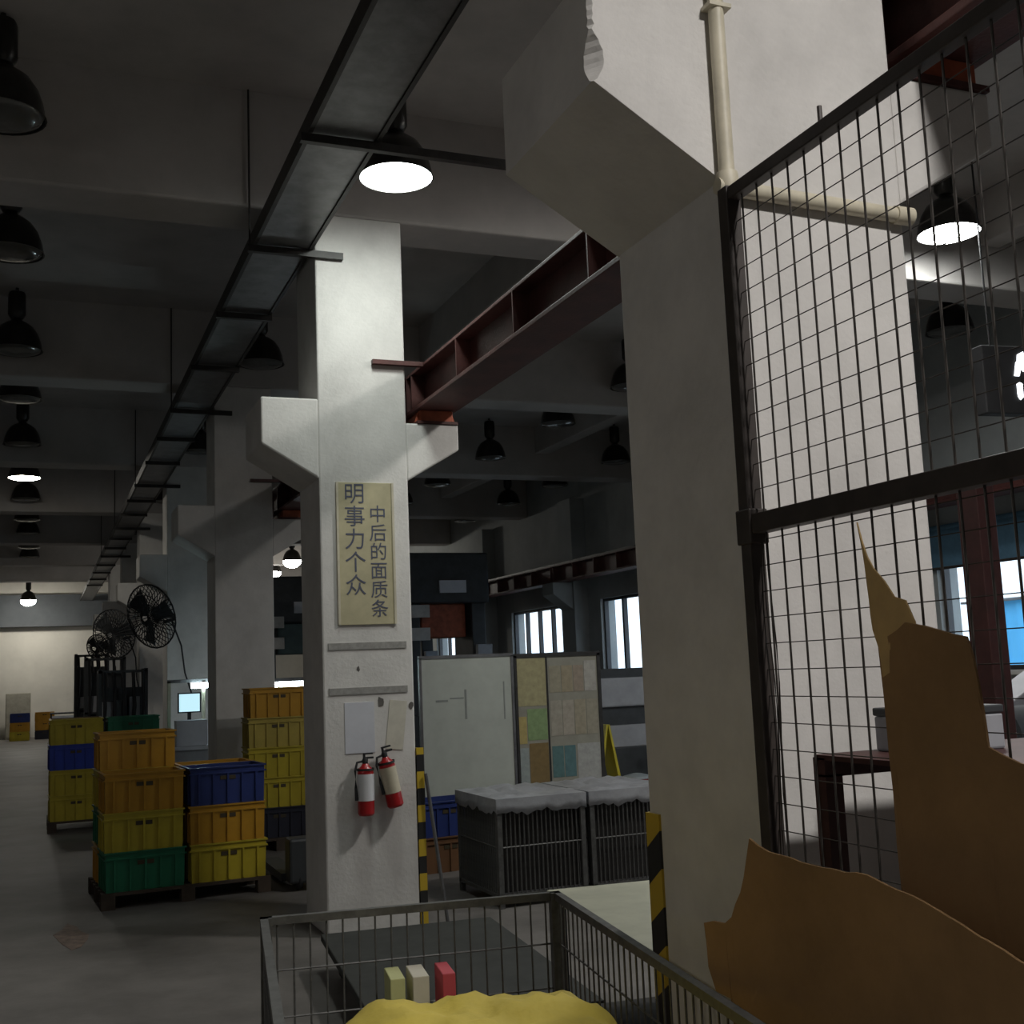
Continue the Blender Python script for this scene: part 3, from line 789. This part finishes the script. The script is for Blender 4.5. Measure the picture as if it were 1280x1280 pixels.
# ------------------------------------------------------------------ crates
def crate_body(W, D, H):
    m = MB()
    t = 0.012; k = 0.018
    def ring(w, d, z): return [(-w, -d, z), (w, -d, z), (w, d, z), (-w, d, z)]
    w0, d0, w1, d1 = W / 2 - k, D / 2 - k, W / 2 - 0.012, D / 2 - 0.012
    vs = ring(w0, d0, 0) + ring(w1, d1, H - 0.004) + ring(w1 - t, d1 - t, H - 0.004) + ring(w0 - t, d0 - t, 0.02)
    fs = [(3, 2, 1, 0), (12, 13, 14, 15)]
    for a in (0, 4, 8):
        for i in range(4):
            j = (i + 1) % 4
            fs.append((a + i, a + j, a + 4 + j, a + 4 + i))
    m.add(vs, fs)
    return m
def crate_ribs(W, D, H):
    m = MB()
    for sx in range(-2, 3):
        x = sx * W / 5.4
        for s in (-1, 1):
            y = s * (D / 2 - 0.012); m.box(x - 0.008, x + 0.008, min(y, y + s * 0.011) - 0.006 * (s > 0), max(y, y + s * 0.011) + 0.006 * (s < 0), 0.01, H - 0.05)
    for sy in range(-1, 2):
        y = sy * D / 3.6
        for s in (-1, 1):
            x = s * (W / 2 - 0.012); m.box(min(x, x + s * 0.011) - 0.006 * (s > 0), max(x, x + s * 0.011) + 0.006 * (s < 0), y - 0.008, y + 0.008, 0.01, H - 0.05)
    return m
def crate_rim(W, D, H):
    m = MB()
    for z0, z1 in ((H - 0.055, H - 0.045), (H - 0.012, H)):
        m.box(-W / 2, W / 2, -D / 2, -D / 2 + 0.026, z0, z1); m.box(-W / 2, W / 2, D / 2 - 0.026, D / 2, z0, z1)
        m.box(-W / 2, -W / 2 + 0.026, -D / 2 + 0.026, D / 2 - 0.026, z0, z1); m.box(W / 2 - 0.026, W / 2, -D / 2 + 0.026, D / 2 - 0.026, z0, z1)
    return m
CM = {}
CW, CD, CH = 0.60, 0.42, 0.288
GAPM = mat('crate_shadow_gap', (0.06, 0.045, 0.02), 0.6)
def crate(color, loc, rz, label, group):
    if color not in CM:
        m_ = CRATE_COL[color]
        CM[color] = (crate_body(CW, CD, CH).mesh('body', m_), crate_ribs(CW, CD, CH).mesh('ribs', m_), crate_rim(CW, CD, CH).mesh('rim', m_),
                     MB().box(-0.06, 0.06, -0.004, 0.004, 0, 0.03).mesh('grip', GAPM))
    t = thing('plastic_crate', label, 'crate', loc, rz, group)
    b, r, e, g = CM[color]
    link('body', b, t); link('ribs', r, t); link('rim', e, t)
    link('grip', g, t, (0, -CD / 2 + 0.012, CH - 0.10)); link('grip', g, t, (0, CD / 2 - 0.012, CH - 0.10))
    return t
ORD = ['bottom', 'second', 'third', 'fourth', 'fifth']
def stack(x, y, z, rz, cols, desc, group):
    for i, c in enumerate(cols):
        p = ORD[i] if i < len(cols) - 1 else 'topmost'
        jx = random.uniform(-0.008, 0.008); jr = random.uniform(-0.015, 0.015)
        crate(c, (x + jx, y, z + i * CH), rz + jr, '%s plastic crate, %s in the %s' % (c, p, desc), group)
def pallet(x, y, rz, W, D, lab, H=0.12):
    t = thing('pallet', lab, 'pallet', (x, y, 0), rz)
    n = 6
    for k in range(n):
        yy = -D / 2 + (D - 0.1) * k / (n - 1)
        MB().box(-W / 2, W / 2, yy, yy + 0.1, H - 0.022, H).build('deck_board', WOODDARK, t)
    for sx in (-1, 0, 1):
        for sy in (-1, 0, 1):
            px = sx * (W / 2 - 0.05); q = sy * (D / 2 - 0.05)
            MB().box(px - 0.05, px + 0.05, q - 0.05, q + 0.05, 0.0, H - 0.02).build('block', WOODDARK, t)
    return t
RZ = 0.06
def rot(cx, cy, dx, dy, a=RZ):
    return (cx + dx * math.cos(a) - dy * math.sin(a), cy + dx * math.sin(a) + dy * math.cos(a))
PX, PY = -0.675, 7.28
pallet(PX, PY, RZ, 1.26, 0.92, 'dark pallet under the front crates, at the edge of the aisle')
g = 'crates on the front pallet'
a = rot(PX, PY, -0.315, -0.235); stack(a[0], a[1], 0.12, RZ, ['green', 'yellow', 'orange'], 'front stack standing on a green crate', g)
a = rot(PX, PY, -0.315, 0.215); stack(a[0], a[1], 0.12, RZ, ['orange', 'green', 'yellow', 'orange'], 'four-high stack behind the green-based one', g)
a = rot(PX, PY, 0.31, -0.235); stack(a[0], a[1], 0.12, RZ, ['yellow', 'orange', 'blue'], 'front stack with a blue crate on top', g)
a = rot(PX, PY, 0.31, 0.215); stack(a[0], a[1], 0.12, RZ, ['brown', 'yellow', 'orange'], 'stack hidden behind the blue-topped one', g)
pallet(0.47, 9.21, 0.0, 0.75, 0.50, 'dark pallet under the tall stack between two columns')
stack(0.47, 9.21, 0.12, 0.0, ['navy', 'yellow', 'yellow', 'pale yellow', 'orange'], 'five-high stack between two white columns', 'crates of the tall stack')
pallet(-0.98, 12.5, 0.0, 1.26, 0.92, 'dark pallet under the far crates by the aisle')
g = 'crates on the far pallet'
stack(-1.305, 12.27, 0.12, 0, ['yellow', 'yellow', 'bright blue', 'yellow'], 'far stack with a bright blue crate in it', g)
stack(-0.665, 12.27, 0.12, 0, ['orange', 'yellow', 'blue', 'green'], 'far stack with a green crate on top', g)
stack(-1.305, 12.73, 0.12, 0, ['navy', 'brown', 'navy', 'brown'], 'dark far stack behind the bright blue crate', g)
stack(-0.665, 12.73, 0.12, 0, ['navy', 'blue', 'navy'], 'dark far stack behind the green-topped one', g)
stack(1.45, 7.05, 0.0, 0.1, ['brown', 'blue'], 'low stack between the sign column and the writing board', 'crates by the writing board')
crate('yellow', (2.15, 7.2, 0.0), 0.05, 'single yellow plastic crate on the floor behind the wire containers', 'crates by the writing board')
# floor mark
MK = mat('orange_floor_paint', (0.25, 0.185, 0.15), 0.7, var=0.3, scale=12)
pts = [(0.10 * (0.7 + 0.5 * random.random()) * math.cos(2 * PI * i / 11), 0.45 * (0.6 + 0.5 * random.random()) * math.sin(2 * PI * i / 11)) for i in range(11)]
tag(MB().prism(pts, 0.0, 0.002, 'Z').build('floor_mark', MK, loc=(-1.5, 6.0, 0.0)), 'worn orange paint mark on the aisle floor', 'floor mark')
# pallet truck like low dark frame right of the front pallet
ht = thing('hand_pallet_truck', 'dark low pallet truck between the blue-topped stack and the sign column', 'pallet truck', (0.30, 7.0, 0.0), 0.0)
MB().box(-0.23, -0.08, -0.1, 0.8, 0.06, 0.12).build('fork', DARKMACH, ht)
MB().box(0.08, 0.23, -0.1, 0.8, 0.06, 0.12).build('fork', DARKMACH, ht)
MB().box(-0.2, 0.2, -0.3, -0.1, 0.06, 0.4).build('hydraulic_body', DARKMACH, ht, bevel=0.02)
for s in (-1, 1):
    MB().lathe([(0.07, -0.03), (0.085, 0), (0.07, 0.03)], 16, (s * 0.12, -0.22, 0.085), 'X').build('wheel', BLACK, ht)

# ------------------------------------------------------------------ machine cabinet and sign beyond the notice board
cb = thing('machine_cabinet', 'light grey machine cabinet with dark slots beyond the notice board', 'machine', (4.5, 9.4, 0))
MB().box(-0.62, 0.62, -0.35, 0.35, 0, 0.74).build('base', DARKMACH, cb, bevel=0.01)
MB().box(-0.6, 0.6, -0.33, 0.33, 0.74, 0.98).build('drawer_section', GREYMACH, cb, bevel=0.01)
MB().box(-0.58, 0.58, -0.28, 0.33, 0.98, 1.18).build('dark_band', DARKMACH, cb)
MB().box(-0.6, 0.6, -0.33, 0.33, 1.18, 1.50).build('hood', GREYMACH, cb, bevel=0.02)
MB().box(-0.6, 0.6, -0.30, 0.33, 1.50, 1.60).build('top_cover', DARKMACH, cb)
fs_ = thing('floor_sign', 'yellow folding floor sign before the grey machine cabinet', 'floor sign', (3.87, 8.75, 0), 0.0)
YS = mat('sign_yellow', (0.62, 0.52, 0.04), 0.5)
for s in (-1, 1):
    MB().prism([(s * 0.20, 0), (s * 0.205 - 0.0, 0.02), (s * 0.02, 1.02), (0.0, 1.02), (s * 0.17, 0.0)], -0.13, 0.13).build('panel', YS, fs_)
rb = thing('red_bin', 'small red bin standing by the grey machine cabinet', 'bin', (4.25, 8.75, 0))
MB().lathe([(0.11, 0), (0.14, 0.40), (0.155, 0.41), (0.155, 0.43)], 20).build('body', mat('bin_red', (0.25, 0.03, 0.02), 0.5), rb)
MB().lathe([(0.157, 0.43), (0.15, 0.455), (0.05, 0.48), (0.01, 0.485)], 20).build('lid', mat('bin_lid', (0.36, 0.40, 0.42), 0.5), rb)
rk = thing('steel_rack', 'dark steel rack of hoses beside the red bin', 'rack', (4.75, 8.72, 0))
for i in range(7):
    MB().tube([(-0.25 + i * 0.085, 0, 0), (-0.25 + i * 0.085, 0.02, 0.85)], 0.016, 8).build('upright', TEALMACH, rk)
MB().box(-0.3, 0.3, -0.02, 0.03, 0.84, 0.88).box(-0.3, 0.3, -0.05, 0.05, 0, 0.03).build('frame', TEALMACH, rk)

# ------------------------------------------------------------------ background machinery in the crane bay
def press(x, y, lab, h, col, accent):
    t = thing('press_machine', lab, 'machine', (x, y, 0))
    MB().box(-0.75, 0.75, -0.6, 0.6, 0, 0.9).build('base', col, t, bevel=0.02)
    for s in (-1, 1):
        MB().box(s * 0.62 - 0.13, s * 0.62 + 0.13, -0.5, 0.5, 0.9, h - 0.9).build('column', col, t, bevel=0.02)
    MB().box(-0.8, 0.8, -0.6, 0.6, h - 0.9, h).build('crown', col, t, bevel=0.03)
    MB().box(-0.42, 0.42, -0.35, 0.35, h - 1.5, h - 0.9).build('slide', accent, t, bevel=0.02)
    MB().lathe([(0.05, 0), (0.38, 0.02), (0.42, 0.1), (0.38, 0.18), (0.05, 0.2)], 24, (0.2, 0.6, h - 0.45), 'Y').build('flywheel', DARKMACH, t)
    MB().box(0.5, 0.78, -0.72, -0.6, 1.5, 2.1).build('control_box', GREYMACH, t, bevel=0.01)
    for z in (2.2, 2.6):
        MB().box(-0.75, -0.35, -0.64, -0.6, z, z + 0.22).build('warning_panel', mat('panel_white', (0.6, 0.58, 0.55), 0.6), t)
    MB().box(-0.15, 0.35, -0.64, -0.59, h - 0.72, h - 0.5).build('name_plate', PAPER, t)
    return t
press(5.0, 17.6, 'tall dark press with white panels beyond the writing board', 3.75, DARKMACH, REDORANGE)
press(5.6, 22.5, 'farther dark press standing deeper in the crane bay', 3.9, DARKMACH, GREYMACH)
press(3.0, 20.5, 'dark press nearest the column row in the crane bay', 3.6, DARKMACH, TEALMACH)
cb2 = thing('switch_cabinet', 'tall dark electric cabinet between the third and sign columns', 'cabinet', (2.6, 15.2, 0))
MB().box(-0.5, 0.5, -0.3, 0.3, 0, 2.6).build('body', DARKMACH, cb2, bevel=0.01)
for s in (-1, 1):
    d_ = MB().box(s * 0.24 - 0.22, s * 0.24 + 0.22, -0.32, -0.3, 0.1, 2.5).build('door', DARKMACH, cb2)
    MB().box(s * 0.05 - 0.01, s * 0.05 + 0.01, -0.35, -0.32, 1.2, 1.4).build('handle', GALV, d_)
# low fluorescent light hung between the columns
fl = thing('tube_light', 'bright tube light hung low beyond the tall crate stack', 'light', (1.38, 13.0, 1.50))
MB().box(-0.30, 0.30, -0.06, 0.06, 0.10, 0.15).build('reflector', GALV, fl)
MB().tube([(-0.27, -0.02, 0.06), (0.27, -0.02, 0.06)], 0.045, 10).build('tube', TUBEON, fl)
for s in (-1, 1):
    MB().tube([(s * 0.24, 0, 0.148), (s * 0.24, 0, ZS - 1.5 + 0.003)], 0.005, 5).build('hanger_wire', BLACK, fl)

# ------------------------------------------------------------------ inspection bench between third and fan column
ib = thing('inspection_bench', 'white inspection bench with lit lamp and screen between two columns', 'bench', (0.0, 12.0, 0))
IVORY = mat('ivory_post', (0.50, 0.48, 0.36), 0.5)
MB().box(-0.28, 0.62, -0.35, 0.35, 0.86, 0.90).build('bench_top', PAPER, ib)
MB().box(-0.26, 0.60, -0.30, 0.33, 0.0, 0.86).build('cabinet_base', GREYMACH, ib)
for x in (-0.24, 0.17, 0.58):
    MB().box(x - 0.02, x + 0.02, 0.30, 0.34, 0.9, 1.66).build('post', IVORY, ib)
MB().box(-0.26, 0.60, 0.30, 0.34, 1.64, 1.68).build('top_bar', GALV, ib)
MB().tube([(0.02, 0.285, 1.60), (0.55, 0.285, 1.60)], 0.032, 8).build('tube', BENCHTUBE, ib)
sc_ = MB().box(-0.17, 0.10, 0.0, 0.04, 1.28, 1.52).build('monitor', BLACK, ib)
MB().box(-0.155, 0.085, -0.004, 0.001, 1.295, 1.505).build('screen', SCREEN, sc_)
MB().box(-0.055, -0.015, 0.0, 0.05, 0.9, 1.28).build('monitor_arm', DARKSTEEL, ib)
tag(MB().box(-0.22, 0.14, 11.70, 11.95, 0.90, 1.20).build('white_carton', PAPER, bevel=0.008), 'white carton on the inspection bench, under the screen', 'carton')

# ------------------------------------------------------------------ fans on the columns
def fan(x, y, z, tilt, lab, r=0.33):
    t = thing('column_fan', lab, 'fan', (x, y, z))
    h = MB()
    MB().tube([(0.10, 0.0, -0.12), (0.10, 0.2, -0.12)], 0.025, 8).build('wall_arm', BLACK, t)
    MB().lathe([(0.05, 0.0), (0.09, 0.03), (0.09, 0.2), (0.05, 0.24)], 16, (0, -0.05, 0), 'Y').build('motor', BLACK, t)
    cagem = MB()
    for k in range(36):
        an = 2 * PI * k / 36
        cagem.tube([(0.05 * math.cos(an), -0.24, 0.05 * math.sin(an)), (r * 0.7 * math.cos(an), -0.22, r * 0.7 * math.sin(an)), (r * math.cos(an), -0.12, r * math.sin(an)), (r * 0.7 * math.cos(an), -0.03, r * 0.7 * math.sin(an)), (0.08 * math.cos(an), -0.03, 0.08 * math.sin(an))], 0.007, 5)
    for q_ in (0.45, 0.72):
        cagem.tube([(r * q_ * math.cos(2 * PI * k / 24), -0.222, r * q_ * math.sin(2 * PI * k / 24)) for k in range(25)], 0.007, 5)
    cagem.tube([(r * math.cos(2 * PI * k / 24), -0.12, r * math.sin(2 * PI * k / 24)) for k in range(25)], 0.012, 6)
    cg_ = cagem.build('guard', BLACK, t)
    for k in range(3):
        an = 2 * PI * k / 3 + 0.3
        pts = []
        bl = MB()
        c, s = math.cos(an), math.sin(an)
        def q(rr, tt, yy): return (rr * c - tt * s, yy, rr * s + tt * c)
        bl.add([q(0.05, -0.04, -0.10), q(0.28, -0.13, -0.07), q(0.29, 0.08, -0.16), q(0.05, 0.04, -0.14), q(0.05, -0.04, -0.105), q(0.28, -0.13, -0.075), q(0.29, 0.08, -0.165), q(0.05, 0.04, -0.145)],
               [(0, 1, 2, 3), (7, 6, 5, 4), (0, 4, 5, 1), (1, 5, 6, 2), (2, 6, 7, 3), (3, 7, 4, 0)])
        bl.build('blade', DARKMACH, t).scale = (r / 0.33, 1, r / 0.33)
    t.rotation_euler = tilt
    MB().tube([(0.12, 0.12, -0.1), (0.2, 0.14, -0.5), (0.17, 0.14, -0.9), (0.24, 0.14, -1.3)], 0.012, 6).build('power_cord', BLACK, t)
    return t
fan(-0.16, 14.7, 2.62, (0.25, 0, -0.9), 'large dark fan mounted on the bluish-lit column', 0.46)
fan(-0.40, 19.55, 2.58, (0.2, 0, -0.7), 'smaller dark fan farther along the column row', 0.44)
fan(-0.45, 24.6, 2.5, (0.2, 0, -0.7), 'distant dark fan on the fifth column', 0.28)
# dark racks with hoses beside far columns
for (x, y, h, lab) in ((-0.45, 17.6, 1.9, 'dark rack with hanging hoses past the bluish-lit column'), (-0.5, 22.0, 2.2, 'farther dark rack with hanging hoses in the column row'), (-0.55, 27.0, 2.4, 'farthest dark rack in the column row')):
    t = thing('hose_rack', lab, 'rack', (x, y, 0))
    for sx in (-1, 1):
        for sy in (-1, 1):
            MB().box(sx * 0.35 - 0.03, sx * 0.35 + 0.03, sy * 0.25 - 0.03, sy * 0.25 + 0.03, 0, h).build('upright', DARKMACH, t)
    for z in (0.5, 1.1, h - 0.06):
        MB().box(-0.38, 0.38, -0.28, 0.28, z, z + 0.04).build('shelf', DARKMACH, t)
    for i in range(5):
        MB().tube([(-0.3 + i * 0.15, -0.3, h - 0.05), (-0.28 + i * 0.15, -0.33, h - 0.6), (-0.3 + i * 0.14, -0.31, 0.6)], 0.032, 6).build('hose', BLACK, t)
    MB().box(-0.34, 0.34, 0.2, 0.24, 0.1, h - 0.3).build('back_panel', DARKMACH, t)
    MB().box(-0.28, 0.1, -0.22, 0.18, 0.54, 1.05).build('pump_box', DARKMACH, t)
    for i in range(3):
        MB().box(-0.3 + i * 0.2, -0.14 + i * 0.2, -0.2, 0.2, 1.14, 1.35 + 0.1 * random.random()).build('motor_box', DARKMACH if i % 2 else GREYMACH, t)

# ------------------------------------------------------------------ far end of the aisle
dcab = thing('steel_locker', 'beige steel locker standing at the far end wall', 'locker', (-2.32, 39.8, 0))
MB().box(-0.38, 0.38, -0.25, 0.25, 0, 1.5).build('body', mat('locker_beige', (0.42, 0.40, 0.33), 0.6), dcab, bevel=0.01)
for s in (-1, 1):
    d_ = MB().box(s * 0.185 - 0.175, s * 0.185 + 0.175, -0.265, -0.25, 0.08, 1.45).build('door', mat('locker_beige', (0.42, 0.40, 0.33)), dcab)
    MB().box(s * 0.03 - 0.01, s * 0.03 + 0.01, -0.29, -0.265, 0.7, 0.85).build('handle', GALV, d_)
stack(-2.25, 38.4, 0.0, 0, ['yellow', 'orange', 'blue'], 'small distant stack before the beige locker', 'crates at the far end')
stack(-1.5, 38.8, 0.0, 0, ['navy', 'orange', 'orange'], 'small distant stack beside the beige locker', 'crates at the far end')
crate('orange', (-0.9, 37.5, 0.0), 0.2, 'single distant orange plastic crate by the end wall', 'crates at the far end')
dsk = thing('parts_desk', 'dark desk with white sheet near the far end wall', 'desk', (-0.95, 33.0, 0))
MB().box(-0.45, 0.45, -0.3, 0.3, 0.9, 0.94).build('desk_top', DARKMACH, dsk)
MB().box(-0.4, 0.4, -0.28, -0.25, 0.25, 0.85).build('front_panel', PAPER, dsk)
for sx in (-1, 1):
    for sy in (-1, 1):
        MB().box(sx * 0.42 - 0.02, sx * 0.42 + 0.02, sy * 0.27 - 0.02, sy * 0.27 + 0.02, 0, 0.9).build('leg', DARKMACH, dsk)

# ------------------------------------------------------------------ seen through the fence
rp = thing('steel_post', 'dark red steel post with cap, standing before the blue window', 'post', (2.74, 2.0, 0))
MB().box(-0.06, 0.06, -0.07, 0.07, 0.012, 2.5).build('shaft', BR, rp, bevel=0.006)
MB().box(-0.16, 0.16, -0.16, 0.16, 0, 0.014).build('base_plate', BR, rp)
MB().box(-0.085, 0.085, -0.085, 0.085, 2.495, 2.52).build('cap', BR, rp)
mc = thing('bench_grinder', 'grey bench machine with dark drum beside the dark red post', 'machine', (3.42, 2.35, 0), 0.1)
MB().box(-0.38, 0.6, -0.35, 0.35, 0, 0.95).build('cabinet', GREYMACH, mc, bevel=0.02)
MB().box(-0.42, 0.62, -0.40, 0.40, 0.95, 1.0).build('table', DARKMACH, mc)
MB().lathe([(0.05, -0.3), (0.16, -0.28), (0.16, 0.28), (0.05, 0.3)], 20, (-0.1, 0.0, 1.18), 'X').build('drum', DARKMACH, mc)
MB().prism([(-0.42, 1.0), (-0.2, 1.32), (0.25, 1.52), (0.5, 1.5), (0.5, 1.36), (0.2, 1.3), (-0.15, 1.1), (-0.2, 1.0)], 0.1, 0.3).build('arm', GREYMACH, mc, bevel=0.01)
MB().lathe([(0.03, -0.1), (0.12, -0.08), (0.12, 0.08), (0.03, 0.1)], 18, (0.42, 0.0, 1.43), 'Y').build('pulley', DARKMACH, mc)
ld = thing('led_display', 'black hanging display with glowing white characters beyond the mesh fence', 'display', (5.46, 4.05, 3.44), -0.1)
MB().box(-0.48, 0.55, 0.0, 0.12, 0, 0.54).build('housing', BLACK, ld, bevel=0.01)
for x in (-0.35, 0.42):
    MB().tube([(x, 0.06, 0.53), (x, 0.06, ZS - 3.44 + 0.003)], 0.008, 6).build('hanger_rod', BLACK, ld)
def stroke(pts): MB().prism(pts, -0.006, 0.002).build('lit_stroke', LEDON, ld)
stroke([(-0.20, 0.30), (-0.155, 0.30), (-0.13, 0.40), (-0.175, 0.41)])
stroke([(-0.165, 0.40), (-0.12, 0.34), (-0.06, 0.33), (0.0, 0.38), (0.0, 0.50), (-0.09, 0.50), (-0.155, 0.47)])
stroke([(-0.185, 0.14), (-0.165, 0.11), (-0.14, 0.13), (-0.135, 0.235), (-0.16, 0.25), (-0.185, 0.235)])
stroke([(0.08, 0.12), (0.13, 0.12), (0.14, 0.5), (0.09, 0.5)])
stroke([(0.14, 0.28), (0.32, 0.30), (0.32, 0.34), (0.14, 0.33)])
stroke([(0.32, 0.12), (0.37, 0.12), (0.38, 0.5), (0.33, 0.5)])
bl = thing('window_blind', 'blue roller blind above the window behind the dark red post', 'blind', (7.86, 6.6, 2.60))
MB().box(-0.015, 0.0, -1.6, 1.6, 0, 0.45).build('fabric', BLUEBLIND, bl)
MB().tube([(-0.01, -1.62, 0.45), (-0.01, 1.62, 0.45)], 0.03, 10).build('roller', BLUEBLIND, bl)
MB().box(-0.02, 0.005, -1.6, 1.6, -0.03, 0.0).build('hem_bar', DARKSTEEL, bl)
